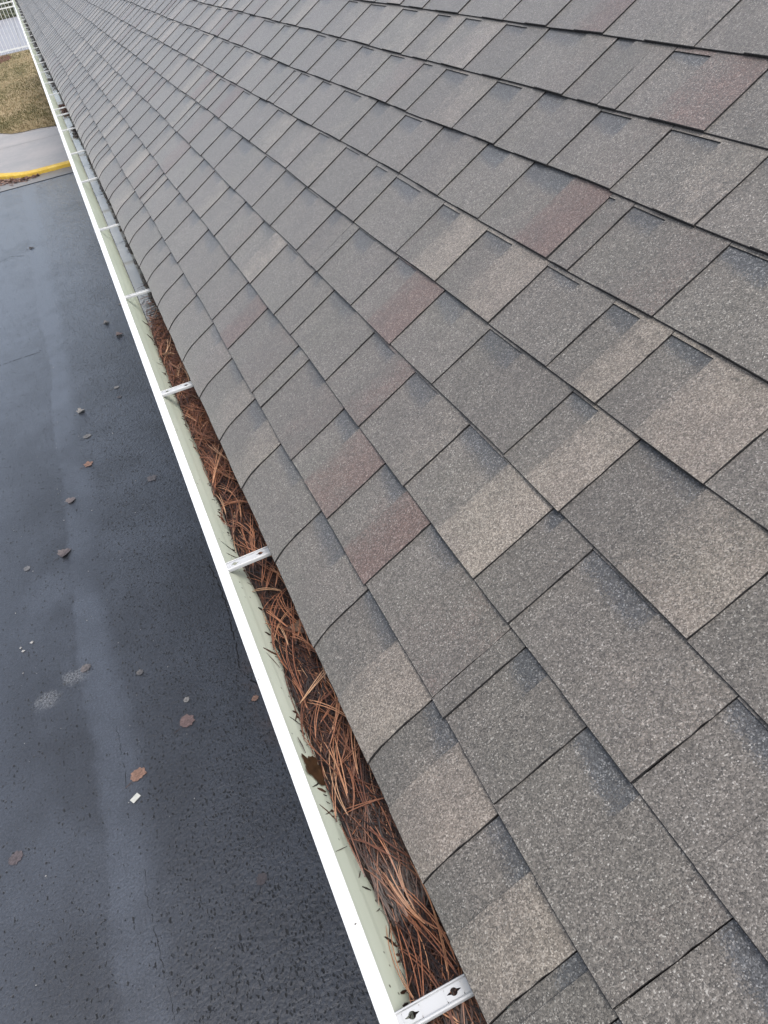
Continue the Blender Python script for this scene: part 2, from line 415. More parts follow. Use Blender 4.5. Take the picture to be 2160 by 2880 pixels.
# patio behind the fence
patio = sheet('patio', [(-9, 39.6), (3.0, 39.6), (3.0, 60.5), (-9, 60.5)], zs - 0.02, M_PAN)
ys = [39.62, 43.1, 49.9, 56.6, 60.4]
for a, b in zip(ys[:-1], ys[1:]):
    for (xa, xb) in ((-9, -4.02), (-4.0, -0.52), (-0.5, 3.0)):
        if a > 49 or b < 44 or xa < -1:
            sheet('slab', [(xa, a + 0.02), (xb, a + 0.02), (xb, b - 0.02), (xa, b - 0.02)], zs - 0.001, M_PATIO, kind=None, parent=patio)
        else:
            sheet('slab', [(xa, a + 0.02), (xb, a + 0.02), (xb, b - 0.02), (xa, b - 0.02)], zs - 0.001, M_PATIO, kind=None, parent=patio)
sheet('far_verge', [(-30, 60.5), (6, 60.5), (6, 110), (-30, 110)], zs + 0.004, mat_simple('verge_grass', (0.06, 0.075, 0.045), (0.12, 0.115, 0.07), 0.8, 0.95, 0.2))

# ---------------------------------------------------------------- white fence across the lawn's far side
FY = 39.72
fence = tag(empty('fence', (-1.0, FY, zs)), 'white metal picket fence with double top rail between lawn and patio', 'fence')
def fbox(name, x0, x1, y0, y1, z0, z1):
    V, Fc = [], []
    box(V, Fc, x0 + 1.0, x1 + 1.0, y0 - FY, y1 - FY, z0 - zs, z1 - zs)
    return obj(name, V, Fc, M_FENCE, fence)
for (z0, z1) in ((0.10, 0.15), (1.50, 1.545), (1.66, 1.705)):
    fbox('rail', -6.0, 0.9, FY - 0.018, FY + 0.018, zs + z0, zs + z1)
x = 0.86; pk = None
while x > -6.0:
    if pk is None:
        pk = fbox('picket', 0.852, 0.868, FY - 0.026, FY + 0.026, zs + 0.03, zs + 1.78)
    else:
        c = pk.copy(); c.location.x = x - 0.86; COL.objects.link(c); c.parent = fence
    x -= 0.147
for px in (0.925, -2.3, -4.6):
    fbox('post', px - 0.03, px + 0.03, FY - 0.031, FY + 0.031, zs - 0.02, zs + 1.84)

# hedge behind the patio: leafy clump with stems
hedge = tag(empty('hedge', (-1.5, 61.2, zs)), 'dim green clipped hedge beyond the concrete patio', 'hedge')
V, Fc, Cc = [], [], []
for i in range(5200):
    x = RNG.uniform(-4.5, 3.0); y = RNG.uniform(-0.45, 0.45); h = 0.85 + 0.15 * math.sin(x * 1.7) + 0.1 * math.sin(x * 5.1)
    z = h * (1 - (abs(y) / 0.6) ** 2 * 0.4) * RNG.random() ** 0.5
    s = RNG.uniform(0.04, 0.09); a = RNG.uniform(0, 6.28); tl = RNG.uniform(-0.8, 0.8)
    b = len(V); k = RNG.uniform(0.6, 1.3)
    for (p, q) in ((-1, 0), (0, -0.5), (1, 0), (0, 0.5)):
        V.append((x + s * (p * math.cos(a) - q * math.sin(a)), y + s * (p * math.sin(a) + q * math.cos(a)) * math.cos(tl), z + s * (p * math.sin(a) + q) * math.sin(tl)))
        Cc.append((0.055 * k, 0.075 * k, 0.04 * k, 1))
    Fc.append((b, b + 1, b + 2, b + 3))
ho = obj('foliage', V, Fc, M_LEAF, hedge); set_col(ho.data, Cc)
V, Fc = [], []
for i in range(16):
    x = -4.3 + i * 0.47; box(V, Fc, x - 0.012, x + 0.012, -0.02, 0.02, -0.02, 0.6)
obj('stem', V, Fc, M_SOIL, hedge)

# ---------------------------------------------------------------- building: wall, fascia, soffit, roof with shingles
Y0, Y1 = -2.2, 30.0
bld = tag(empty('building', (0.45, 0, G)), 'long building with brown grey shingled roof above the gutter', 'building')
def bpart(name, verts, faces, mat, parent=bld, fmat=None, smooth=False):
    o = obj(name, verts, faces, mat, None, fmat, smooth)
    o.parent = parent
    if parent == bld: o.matrix_parent_inverse = Matrix.Translation((-0.45, 0, -G))
    return o
V, Fc = [], []; box(V, Fc, 0.45, 0.60, Y0 + 0.3, Y1 - 0.3, G - 0.05, -0.14); bpart('wall', V, Fc, M_WALL)
V, Fc = [], []; box(V, Fc, 0.046, 0.066, Y0, Y1, -0.16, 0.012); bpart('fascia', V, Fc, M_FASC)
V, Fc = [], []; box(V, Fc, 0.066, 0.45, Y0, Y1, -0.158, -0.142); bpart('soffit', V, Fc, M_FASC)
NK = 29
V = []
for s, n in ((0.014, -0.011), (NK * EXPO + 0.2, -0.011), (NK * EXPO + 0.2, -0.03), (0.014, -0.03)):
    for u in (Y0, Y1): V.append(roofpt(s, u, n))
# the first strip bends down with the eave
roof = bpart('roof', [roofpt(0.05, Y0, -0.012), roofpt(0.05, Y1, -0.012), roofpt(NK * EXPO + 0.2, Y1, -0.012), roofpt(NK * EXPO + 0.2, Y0, -0.012),
                      roofpt(0.05, Y0, -0.032), roofpt(0.05, Y1, -0.032), roofpt(NK * EXPO + 0.2, Y1, -0.032), roofpt(NK * EXPO + 0.2, Y0, -0.032)],
             [(0, 1, 2, 3), (7, 6, 5, 4), (0, 4, 5, 1), (1, 5, 6, 2), (2, 6, 7, 3), (3, 7, 4, 0)], M_DECK)

JOINTS = {
 0: [0.215, 0.371, 0.546, 0.773, 0.993, 1.238, 1.44, 1.66, 1.882, 2.098, 2.294, 2.506, 2.679, 2.935, 3.098, 3.327, 3.581, 3.74],
 1: [0.158, 0.381, 0.51, 0.544, 0.782, 0.96, 1.163, 1.386, 1.46, 1.7, 1.889, 2.095, 2.379, 2.613, 2.853, 3.087, 3.181, 3.33, 3.54, 3.757],
 2: [0.301, 0.549, 0.641, 0.88, 1.082, 1.272, 1.512, 1.641, 1.863, 2.082, 2.288, 2.488, 2.71, 2.893, 3.132, 3.447, 3.627, 3.864, 4.112, 4.379],
 3: [0.378, 0.626, 0.774, 1.016, 1.196, 1.404, 1.624, 1.664, 1.786, 2.017, 2.21, 2.417, 2.715, 2.933, 3.157, 3.41, 3.512, 3.719, 3.944],
 4: [0.509, 0.721, 0.847, 1.025, 1.233, 1.417, 1.658, 1.778, 1.992, 2.207, 2.423, 2.622, 2.856],
 5: [0.767, 0.975, 1.036, 1.277, 1.453, 1.654, 1.851, 2.043, 2.279, 2.475, 2.687, 2.766, 2.973, 3.19],
 6: [0.839, 1.044, 1.232, 1.427, 1.612, 1.856, 1.983, 2.194, 2.418, 2.641, 2.829, 3.052, 3.222, 3.5],
 7: [0.976, 1.195, 1.249, 1.365, 1.602, 1.777, 1.976, 2.135, 2.369, 2.617, 2.811, 3.087],
 8: [1.155, 1.413, 1.614, 1.8, 2.03, 2.245, 2.4]}
TINTS = [('R', 3, 1.28, 1), ('R', 1, 1.78, .9), ('R', 7, 3.72, .5), ('T', 7, 2.46, .4), ('T', 7, 2.22, .4), ('T', 7, 1.98, .5), ('T', 7, 1.87, .45), ('T', 6, 1.77, .6),
 ('T', 4, 1.32, .9), ('T', 4, 2.57, .5), ('T', 2, 1.98, .6), ('R', 6, 2.13, .4), ('R', 8, 1.49, .8), ('R', 7, 1.0, .7), ('R', 5, 1.1, 1), ('T', 4, 1.06, .9),
 ('T', 4, .77, .95), ('R', 2, 1.1, .5), ('R', 1, 1.0, .8), ('R', 1, .82, .95), ('R', 1, .62, .25), ('T', 2, .7, 1), ('T', 3, .71, 1), ('T', 4, .58, 1),
 ('T', 3, .46, .7), ('T', 0, .56, .95), ('T', 0, .42, .95), ('T', 0, .25, .95), ('T', 0, 1.3, .65), ('T', 0, 1.44, .5), ('R', 1, 3.34, .5), ('R', 4, 3.31, .45),
 ('R', 6, 3.55, .45), ('T', 2, 3.54, .5), ('T', 2, 2.65, .5)]
NTOP, TT = 0.0052, 0.0026              # butt height and tab thickness
def wave(k, u):                         # courses are never laid dead straight
    return 0.0016 * math.sin(u * 2.3 + k * 1.9) + 0.0012 * math.sin(u * 5.7 + k * 3.3) + 0.0007 * math.sin(u * 13.0 + k)
def sag(s, u):                          # decking undulation, and the eave course drooping into the gutter
    n = 0.0022 * math.sin(u * 1.9 + 0.7) * math.sin(s * 5.0 + u * 0.6)
    if s < 0.075: n -= 0.0125 * ((0.075 - s) / 0.065) ** 2
    return n
class Piece: pass
def make_piece(k, u0, u1, ub, kind, strength, rng, lod):
    """u0 near joint (this tab's visible cut edge), u1 far joint, tab on [u0, ub], recess on [ub, u1]"""
    e = EXPO; s0 = k * e
    if k == 0: rows = [0.075, 0.12, 0.2, 0.3, 0.4, 0.55, 0.66, 0.76, 0.88, 1.0, 1.13]
    elif lod == 0: rows = [0.0, 0.3, 0.55, 0.66, 0.76, 0.88, 1.0, 1.13]
    else: rows = [0.0, 0.6, 0.78, 1.0, 1.1]
    if lod == 0: rows = [rows[0], rows[0] + 0.0065] + rows[1:]
    TT = 0.0024 if lod == 0 else 0.0019
    NTOP = 2 * TT
    V, Fc, Cc, Fm = [], [], [], []
    val = 0.89 + 0.21 * rng.random()
    js = rng.uniform(-0.0012, 0.0012); jn = rng.uniform(0.0, 0.0006); sk = rng.uniform(-0.003, 0.003); sk2 = rng.uniform(-0.004, 0.004)
    bst = rng.uniform(0.68, 0.95)
    curl0, curl1 = rng.uniform(0, 0.0010), rng.uniform(0, 0.0010)
    ragf = [rng.uniform(-0.0009, 0.0009) for _ in range(12)]
    bd = rng.uniform(0.64, 0.80)
    full_rows = list(rows)
    def pt(t, u, lay, fr):
        s = s0 + t * e + (wave(k, u) + js if t < 0.4 else wave(k + 1, u)) * (1 if t < 1.05 else 0)
        if k == 0 and t < 0.1: s = s0 + t * e + wave(k, u)
        n = NTOP * (1 - t) - lay - (0.0008 if (lod == 0 and t == full_rows[0]) else 0.0) + sag(s, u) + (jn + curl0 * (1 - fr) + curl1 * fr) * max(0, 1 - t * 1.6)
        return roofpt(s, u, n)
    def strip(ua, ub_, lay, isrec, cols, sa, sb, bottom):
        # 'rows' is rebound below for the cut-outs
        base = len(V); nc = len(cols); nr = len(rows)
        for t in rows:
            for c in cols:
                u = ua + (ub_ - ua) * c + (sa * (1 - c) + sb * c) * (t - 0.5) + (ragf[int(t * 9)] if c == 0 and not isrec else 0)
                V.append(pt(t, u, lay, c))
                tr = tg = tb = 0.0
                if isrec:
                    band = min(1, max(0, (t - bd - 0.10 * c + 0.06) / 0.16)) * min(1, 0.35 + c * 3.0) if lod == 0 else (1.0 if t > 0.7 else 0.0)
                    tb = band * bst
                    w = strength * (0.30 * (1 - c))
                else:
                    w = strength * (1.0 - 0.45 * c * c)
                if kind == 'T': tr = w
                elif kind == 'R': tg = w
                Cc.append((tr, tg, tb, val))
        for i in range(nr - 1):
            for j in range(nc - 1):
                a = base + i * nc + j
                Fc.append((a, a + nc, a + nc + 1, a + 1)); Fm.append(1 if (i == 0 and lod == 0 and rows[0] < 0.2) else 0)
        # butt face, near and far cut faces
        lb = len(V)
        for c in cols:
            u = ua + (ub_ - ua) * c + (sa * (1 - c) + sb * c) * (rows[0] - 0.5)
            V.append(pt(rows[0], u, bottom, c)); Cc.append((0, 0, 0, val))
        for j in range(nc - 1):
            Fc.append((base + j, base + j + 1, lb + j + 1, lb + j)); Fm.append(1)
        for (j, sgn) in ((0, 1), (nc - 1, -1)):
            wb = len(V)
            for t in rows:
                c = cols[j]; u = ua + (ub_ - ua) * c + (sa * (1 - c) + sb * c) * (t - 0.5) + (ragf[int(t * 9)] if c == 0 and not isrec else 0)
                V.append(pt(t, u, bottom, c)); Cc.append((0, 0, 0, 0.4))
            for i in range(nr - 1):
                a, b2 = base + i * nc + j, base + (i + 1) * nc + j
                q = (a, wb + i, wb + i + 1, b2)
                Fc.append(q if sgn > 0 else q[::-1]); Fm.append(1)
    tc = [0, 0.12, 0.5, 0.85, 1] if lod == 0 else [0, 1]
    rc = [0, 0.15, 0.5, 1] if lod == 0 else [0, 1]
    # base ply runs under the whole piece; only its recess is exposed
    full = rows
    cut = (rng.uniform(0.935, 0.968) if k > 3 else rng.uniform(0.968, 0.985)) if (lod == 0 and k > 1 and rng.random() < 0.8) else None
    if cut: rows = [t for t in full if t < cut - 0.02] + [cut]
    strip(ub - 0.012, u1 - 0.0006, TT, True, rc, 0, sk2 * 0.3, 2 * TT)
    if cut:
        rows = [cut, 1.0, 1.13]
        strip(ub - 0.004, u1 - 0.0006, 0.0, False, rc, 0, 0, TT)
    rows = full
    strip(u0 + 0.0006, ub, 0.0, False, tc, sk2 * 0.3, sk, 2 * TT)
    p = Piece(); p.V, p.F, p.C, p.M = V, Fc, Cc, Fm
    return p
pieces = []
WID = [0.16, 0.18, 0.2, 0.21, 0.22, 0.22, 0.24, 0.25, 0.2, 0.19, 0.23, 0.12, 0.075]
for k in range(NK):
    rng = random.Random(100 + k)
    js = list(JOINTS.get(k, [rng.uniform(0.9, 1.1)]))
    while js[-1] < Y1 - 0.3: js.append(js[-1] + rng.choice(WID) + rng.uniform(-0.015, 0.015))
    while js[0] > Y0 + 0.3: js.insert(0, js[0] - rng.choice(WID) - rng.uniform(-0.015, 0.015))
    js[0] = Y0; js[-1] = Y1
    lastw = 0
    for u0, u1 in zip(js[:-1], js[1:]):
        kind, st = None, 0.0
        for (t, kk, uu, ss) in TINTS:
            if kk == k and u0 - 0.01 <= uu < u1 - 0.01: kind, st = t, ss
        measured = k in JOINTS and JOINTS[k][0] - 0.02 < u0 < min(JOINTS[k][-1], 3.0)
        if kind is None and not measured and k in JOINTS and u0 < 1.2: kind, st = 'T', 0.1
        elif kind is None and not measured:
            q = rng.random()
            if q < 0.14: kind, st = 'R', rng.uniform(0.35, 1.0)
            elif q < 0.46: kind, st = 'T', rng.uniform(0.4, 1.0)
        elif kind is None:
            q = rng.random()
            if q < 0.25: kind, st = 'T', rng.uniform(0.15, 0.4)
            elif q < 0.6: kind, st = 'R', rng.uniform(0.12, 0.3)
        fr = rng.uniform(0.42, 0.62)
        if u1 - u0 < 0.1: fr = 0.985 if u1 - u0 < 0.06 else 0.7
        pieces.append((k, u0, u1, u0 + (u1 - u0) * fr, kind, st))
def area(pc):
    k, u0, u1 = pc[:3]; q = [project(roofpt(s, u, 0)) for s, u in ((k * EXPO, u0), (k * EXPO, u1), ((k + 1) * EXPO, u1), ((k + 1) * EXPO, u0))]
    if any(v is None for v in q): return 0.0
    if max(v[0] for v in q) < 0 or min(v[0] for v in q) > 2160 or max(v[1] for v in q) < 0 or min(v[1] for v in q) > 2880: return 0.0
    a = 0.0
    for i in range(4): a += q[i][0] * q[(i + 1) % 4][1] - q[(i + 1) % 4][0] * q[i][1]
    return abs(a) / 2
order = sorted(range(len(pieces)), key=lambda i: -area(pieces[i]))
single = set(i for i in order[:300] if area(pieces[i]) > 0)
BV, BF, BC, BM = [], [], [], []
for i, pc in enumerate(pieces):
    rng = random.Random(5000 + i)
    near = i in single
    p = make_piece(*pc, rng, 0 if near else 1)
    if near:
        og = roofpt((pc[0] + 0.5) * EXPO, (pc[1] + pc[2]) / 2, 0)
        o = obj('shingle', p.V, p.F, [M_SH, M_EDGE], roof, p.M, origin=og)
        set_col(o.data, p.C)
    else:
        b = len(BV); BV += p.V; BF += [tuple(v + b for v in f) for f in p.F]; BC += p.C; BM += p.M
fld = obj('shingle_field', BV, BF, [M_SH, M_EDGE], roof, BM); set_col(fld.data, BC); fld['kind'] = 'stuff'

# ---------------------------------------------------------------- gutter
GY0, GY1 = -1.6, 29.8
gut = tag(empty('gutter', (-0.02, 0, -0.115)), 'white metal rain gutter with pale green inside, hung along the eave', 'gutter')
def gpart(name, V, Fc, mat, fmat=None, smooth=False):
    return obj(name, [(x + 0.02, y, z + 0.115) for x, y, z in V], Fc, mat, gut, fmat, smooth)
inner = [(0.0445, 0.0), (0.0445, -0.112), (0.0425, -0.1145), (-0.0275, -0.1145), (-0.0305, -0.112), (-0.0375, -0.098), (-0.0405, -0.090), (-0.0530, -0.066), (-0.0565, -0.058), (-0.0665, -0.039), (-0.0695, -0.0325)]
lip = [(-0.0695, -0.0325), (-0.0693, -0.0305), (-0.0700, -0.0295), (-0.0715, -0.0290), (-0.0860, -0.0290), (-0.0878, -0.0298), (-0.0882, -0.0315), (-0.0882, -0.0430), (-0.0872, -0.0440)]
outer = [(-0.0872, -0.0440), (-0.0815, -0.0455), (-0.0700, -0.060), (-0.0640, -0.073), (-0.0520, -0.088), (-0.0400, -0.108), (-0.0340, -0.1165), (0.0455, -0.1165), (0.0455, 0.0), (0.0445, 0.0)]
ys = list(np.arange(GY0, GY1 + 0.01, 0.4))
def gsweep(name, prof, mat):
    V, Fc = [], []; m = len(prof)
    for y in ys:
        dx = 0.0008 * math.sin(y * 0.9) ; dz = 0.0006 * math.sin(y * 1.7)
        for (x, z) in prof: V.append((x + (dx if x < 0 else 0), y, z + (dz if x < 0 else 0)))
    for i in range(len(ys) - 1):
        for j in range(m - 1): Fc.append((i * m + j, i * m + j + 1, (i + 1) * m + j + 1, (i + 1) * m + j))
    return gpart(name, V, Fc, mat)
gsweep('trough', inner, M_GIN)
gsweep('lip', lip, M_LIP)
gsweep('outer_face', outer, M_LIP)
for y in (GY0, GY1):
    V = [(x, y, z) for x, z in inner[::-1] + outer[-2:-3:-1]]
    P = [(-0.0872, -0.044), (-0.0815, -0.0455), (-0.07, -0.06), (-0.064, -0.073), (-0.052, -0.088), (-0.04, -0.108), (-0.034, -0.1165), (0.0455, -0.1165), (0.0455, 0.0), (-0.0695, -0.0325), (-0.086, -0.029)]
    gpart('end_cap', [(x, y + (0.001 if y > 0 else -0.001), z) for x, z in P], [tuple(range(len(P)))], M_LIP)

def ngon_hole_strip(xa, xb, ya, yb, holes, z):
    """flat strip with round-and-slot holes, as quads round each hole"""
    V, Fc = [], []
    xs = [xa] + [v for h in holes for v in (h - 0.0105, h + 0.0105)] + [xb]
    for i in range(0, len(xs), 2):
        b = len(V); V += [(xs[i], ya, z), (xs[i + 1], ya, z), (xs[i + 1], yb, z), (xs[i], yb, z)]; Fc.append((b, b + 1, b + 2, b + 3))
    yc = (ya + yb) / 2
    for h in holes:
        N = 24; b = len(V)
        for q in range(N):
            a = 2 * math.pi * (q + 0.5) / N
            r = 0.0042 if abs(math.sin(a)) > 0.35 else 0.0085
            V.append((h + r * math.cos(a), yc + min(0.0042, r) * math.sin(a) * (1 if r < 0.005 else 0.6), z))
        for q in range(N):
            a = 2 * math.pi * (q + 0.5) / N
            cx_, cy_ = math.cos(a), math.sin(a); m = max(abs(cx_) / 0.0105, abs(cy_) / ((yb - ya) / 2))
            V.append((h + cx_ / m, yc + cy_ / m, z))
        for q in range(N):
            r = (q + 1) % N; Fc.append((b + q, b + r, b + N + r, b + N + q))
        # corners of the square
        for (sx, sy) in ((1, 1), (-1, 1), (-1, -1), (1, -1)):
            q = min(range(N), key=lambda t: abs(math.atan2(sy * (yb - ya) / 2, sx * 0.0105) - math.atan2(math.sin(2 * math.pi * (t + 0.5) / N), math.cos(2 * math.pi * (t + 0.5) / N))))
    return V, Fc
def hanger(y, wide, skew=0.0):
    hw = 0.0110 if wide else 0.0080
    z = -0.0315
    holes = [-0.0526, -0.0017]
    V, Fc = ngon_hole_strip(-0.0692, 0.0450, y - hw * 0.66, y + hw * 0.66, holes, z)
    b0 = len(V)
    # rolled ribs either side: raised bead with a groove
    for s in (-1, 1):
        pr = [(0.66, 0.0), (0.70, -0.0012), (0.76, -0.0012), (0.80, 0.0015), (0.88, 0.0022), (0.96, 0.0015), (1.0, -0.0010), (1.0, -0.0045)]
        b = len(V)
        for (f, dz) in pr: V.append((-0.0692, y + s * hw * f, z + dz)); V.append((0.0450, y + s * hw * f, z + dz))
        for i in range(len(pr) - 1): Fc.append((b + 2 * i, b + 2 * i + 1, b + 2 * i + 3, b + 2 * i + 2))
    V = [(px, py + skew * (px + 0.07), pz) for px, py, pz in V]
    h = gpart('hanger', V, Fc, M_HANG)
    so = h.modifiers.new('thickness', 'SOLIDIFY'); so.thickness = 0.0009; so.offset = -1
    # hook over the lip and the screw at the fascia
    V, Fc = [], []
    box(V, Fc, -0.0735, -0.0685, y - hw * 0.95, y + hw * 0.95, -0.0345, -0.0318)
    obj('hook', [(px + 0.02, py, pz + 0.115) for px, py, pz in V], Fc, M_HANG, h)
    V, Fc = [], []; N = 8
    for xx, r in ((0.0300, 0.0045), (0.0335, 0.0045), (0.0335, 0.0022), (0.046, 0.0022)):
        for q in range(N): V.append((xx, y + r * math.cos(q * 2 * math.pi / N), -0.026 + r * math.sin(q * 2 * math.pi / N)))
    for i in range(3):
        for q in range(N): Fc.append((i * N + q, i * N + (q + 1) % N, (i + 1) * N + (q + 1) % N, (i + 1) * N + q))
    Fc.append(tuple(range(N)))
    obj('screw', [(px + 0.02, py, pz + 0.115) for px, py, pz in V], Fc, M_SCREW, h)
HY = [0.266, 1.066, 1.800, 2.524, 3.326, 4.171, 4.851, 5.574, 6.145, 6.405, 7.12, 7.80, 8.57, 9.31, 10.05, 10.78, 11.51, 12.39, 13.1, 13.8, 14.57, 15.4, 16.15, 16.9, 17.7, 18.4]
hanger(-0.48, True); hanger(-1.2, True)
for i, y in enumerate(HY): hanger(y, i < 3, RNG.uniform(-0.06, 0.10) if i > 3 else RNG.uniform(-0.02, 0.03))
# splice between two gutter lengths
V, Fc = [], []
box(V, Fc, -0.0305, 0.044, 6.25, 6.34, -0.1143, -0.1132)
gpart('splice_plate', V, Fc, M_GIN)

# ---------------------------------------------------------------- what lies in the gutter
LY = [-1.6, -0.6, 0.0, 0.28, 0.33, 0.38, 0.45, 0.52, 0.59, 0.73, 0.77, 0.88, 1.0, 1.07, 1.16, 1.29, 1.5, 1.94, 2.15, 2.35, 2.47, 2.55]
LZ = [-.07, -.065, -.064, -.060, -.080, -.093, -.072, -.0645, -.068, -.073, -.070, -.084, -.095, -.092, -.080, -.087, -.090, -.092, -.094, -.102, -.111, -.118]
def wallx(z):
    zz = [p[1] for p in inner[::-1][:8]]; xx = [p[0] for p in inner[::-1][:8]]
    return float(np.interp(-z, [-v for v in zz], xx))
def bed_z(x, y):
    z = float(np.interp(y, LY, LZ)); f = min(1, max(0, (x + 0.05) / 0.07))
    return z + 0.014 * f * min(1, max(0, (z + 0.118) / 0.02)) - 0.009 + 0.004 * math.sin(y * 37 + x * 60) * math.sin(x * 95 + y * 21) + 0.003 * math.sin(y * 83 + 1.3) * math.sin(x * 140)
V, Fc = [], []; nx = 14; yy = list(np.arange(-1.55, 2.52, 0.012))
for y in yy:
    zl = float(np.interp(y, LY, LZ)); xl = wallx(min(zl, -0.034)) - 0.0005
    for j in range(nx):
        x = xl + (0.044 - xl) * j / (nx - 1)
        V.append((x, y, bed_z(x, y) - (0.006 if j == 0 else 0) + RNG.uniform(-0.0015, 0.0015)))
for i in range(len(yy) - 1):
    for j in range(nx - 1): Fc.append((i * nx + j, i * nx + j + 1, (i + 1) * nx + j + 1, (i + 1) * nx + j))
tag(obj('needle_mulch', V, Fc, M_BED), 'dark rotting mulch packed under the needles in the gutter', 'mulch', kind='stuff')

def needle_curve(x, y, yaw, L, curv, lift, seg, zf, arch=0.0):
    pts = []; a = yaw - curv * L / 2
    cx_, cy_ = x - math.cos(yaw) * L / 2, y - math.sin(yaw) * L / 2
    for i in range(seg + 1):
        t = i / seg
        pts.append((cx_, cy_, zf(cx_, cy_) + lift + arch * math.sin(math.pi * t)))
        cx_ += math.cos(a) * L / seg; cy_ += math.sin(a) * L / seg; a += curv * L / seg
    return pts
def tube(V, Fc, Cc, pts, r, col, sides=3):
    b = len(V); n = len(pts)
    for i, p in enumerate(pts):
        q0 = pts[max(i - 1, 0)]; q1 = pts[min(i + 1, n - 1)]
        t = Vector((q1[0] - q0[0], q1[1] - q0[1], q1[2] - q0[2])).normalized()
        a = t.cross(Vector((0, 0, 1)))
        if a.length < 1e-4: a = Vector((1, 0, 0))
        a.normalize(); c = a.cross(t)
        rr = r * (0.45 if i in (0, n - 1) else 1.0)
        for k in range(sides):
            an = 2 * math.pi * k / sides + 0.5
            v = a * math.cos(an) * rr + c * math.sin(an) * rr
            V.append((p[0] + v.x, p[1] + v.y, p[2] + v.z)); Cc.append((*col, 1))
    for i in range(n - 1):
        for k in range(sides):
            k2 = (k + 1) % sides
            Fc.append((b + i * sides + k, b + i * sides + k2, b + (i + 1) * sides + k2, b + (i + 1) * sides + k))
def inside(pts, tol=0.001):
    return all(p[0] > wallx(min(p[2], -0.034)) + tol and p[0] < 0.0435 and p[2] < -0.036 for p in pts)
def zsmooth(x, y):
    z = float(np.interp(y, LY, LZ)); f = min(1, max(0, (x + 0.05) / 0.07))
    return z + 0.014 * f * min(1, max(0, (z + 0.118) / 0.02)) - 0.003
V, Fc, Cc = [], [], []
PAL_D = [(0.020, 0.009, 0.006), (0.036, 0.015, 0.009), (0.013, 0.008, 0.007), (0.060, 0.024, 0.013)]
PAL_M = [(0.135, 0.052, 0.026), (0.17, 0.070, 0.034), (0.11, 0.040, 0.022)]
PAL_L = [(0.28, 0.12, 0.06), (0.33, 0.165, 0.088), (0.22, 0.088, 0.043), (0.38, 0.225, 0.13), (0.17, 0.066, 0.033), (0.20, 0.078, 0.038)]
cnt = 0; tries = 0
while cnt < 4600 and tries < 60000:
    tries += 1
    y = -1.5 + 4.0 * RNG.random() if RNG.random() < 0.12 else RNG.uniform(0.08, 2.47)
    x = RNG.uniform(-0.06, 0.043)
    far = y > 1.45
    L = RNG.uniform(0.05, 0.15) if not far else RNG.uniform(0.035, 0.10)
    yaw = RNG.choice((RNG.gauss(1.57, 0.55), RNG.gauss(1.95, 0.5), RNG.uniform(0, 3.14)))
    pts = needle_curve(x, y, yaw, L, RNG.gauss(0, 5.0), RNG.uniform(-0.006, 0.007), 6, zsmooth, RNG.uniform(-0.002, 0.006))
    if not inside(pts): continue
    q = RNG.random()
    if far: pal = PAL_M if q < 0.62 else (PAL_L if q < 0.80 else PAL_D)
    else: pal = PAL_D if q < 0.82 else (PAL_M if q < 0.96 else PAL_L)
    c = RNG.choice(pal); kk = RNG.uniform(0.8, 1.2)
    tube(V, Fc, Cc, pts, RNG.uniform(0.0005, 0.0008), tuple(v * kk for v in c)); cnt += 1
# black stubs and bark scraps leaning on the gutter's front wall
for i in range(100):
    y = 0.15 + 2.3 * RNG.random() ** 1.7; z = float(np.interp(y, LY, LZ)) + RNG.uniform(0, 0.004)
    L = RNG.choice((0.005, 0.008, 0.012, 0.03)) * RNG.uniform(0.7, 1.3); sl = RNG.uniform(0.3, 1.0); dy = RNG.uniform(-0.8, 0.8) * L
    pts = [(wallx(z) + 0.003, y, z), (wallx(z + L * sl * 0.5) + 0.0018, y + dy * 0.6, z + L * sl * 0.5), (wallx(min(z + L * sl, -0.036)) + 0.0012, y + dy, min(z + L * sl, -0.036))]
    tube(V, Fc, Cc, pts, RNG.choice((0.0006, 0.0008, 0.0012, 0.002)), RNG.choice(PAL_D), 4)
# thinning end of the mat, strewn over the wet bottom
for i in range(150):
    y = 2.40 + abs(RNG.gauss(0, 0.14)); pts = needle_curve(RNG.uniform(-0.02, 0.04), y, RNG.uniform(0, 3.14), RNG.uniform(0.02, 0.06), RNG.gauss(0, 7), RNG.uniform(0.0, 0.004), 4, lambda a, b: -0.1105)
    if inside(pts): tube(V, Fc, Cc, pts, RNG.uniform(0.0006, 0.0009), RNG.choice(PAL_M + PAL_D + PAL_L[:2]))
# the far heaps
def far_z(x, y): return -0.108
for (ya, yb, xa, n, pal) in ((6.55, 7.05, -0.028, 420, PAL_M), (5.68, 6.08, 0.0, 200, PAL_D), (2.5, 5.6, 0.010, 420, PAL_D), (7.15, 7.95, 0.022, 120, PAL_D), (8.0, 15.5, -0.026, 900, PAL_D)):
    for i in range(n):
        x = RNG.uniform(xa, 0.043); y = RNG.uniform(ya, yb)
        if ya in (2.5, 7.15) and math.sin(y * 3.1) + math.sin(y * 7.7 + 1) < -0.1: continue
        pts = needle_curve(x, y, RNG.uniform(0, 3.14), RNG.uniform(0.015, 0.05), RNG.gauss(0, 8), RNG.uniform(-0.002, 0.014 if ya > 6 else 0.006), 4, far_z)
        if inside(pts): tube(V, Fc, Cc, pts, RNG.uniform(0.0006, 0.0012), RNG.choice(pal))
no = obj('pine_needles', V, Fc, M_NEED); set_col(no.data, Cc)
tag(no, 'matted brown and black pine needles filling the gutter', 'pine needles', kind='stuff')

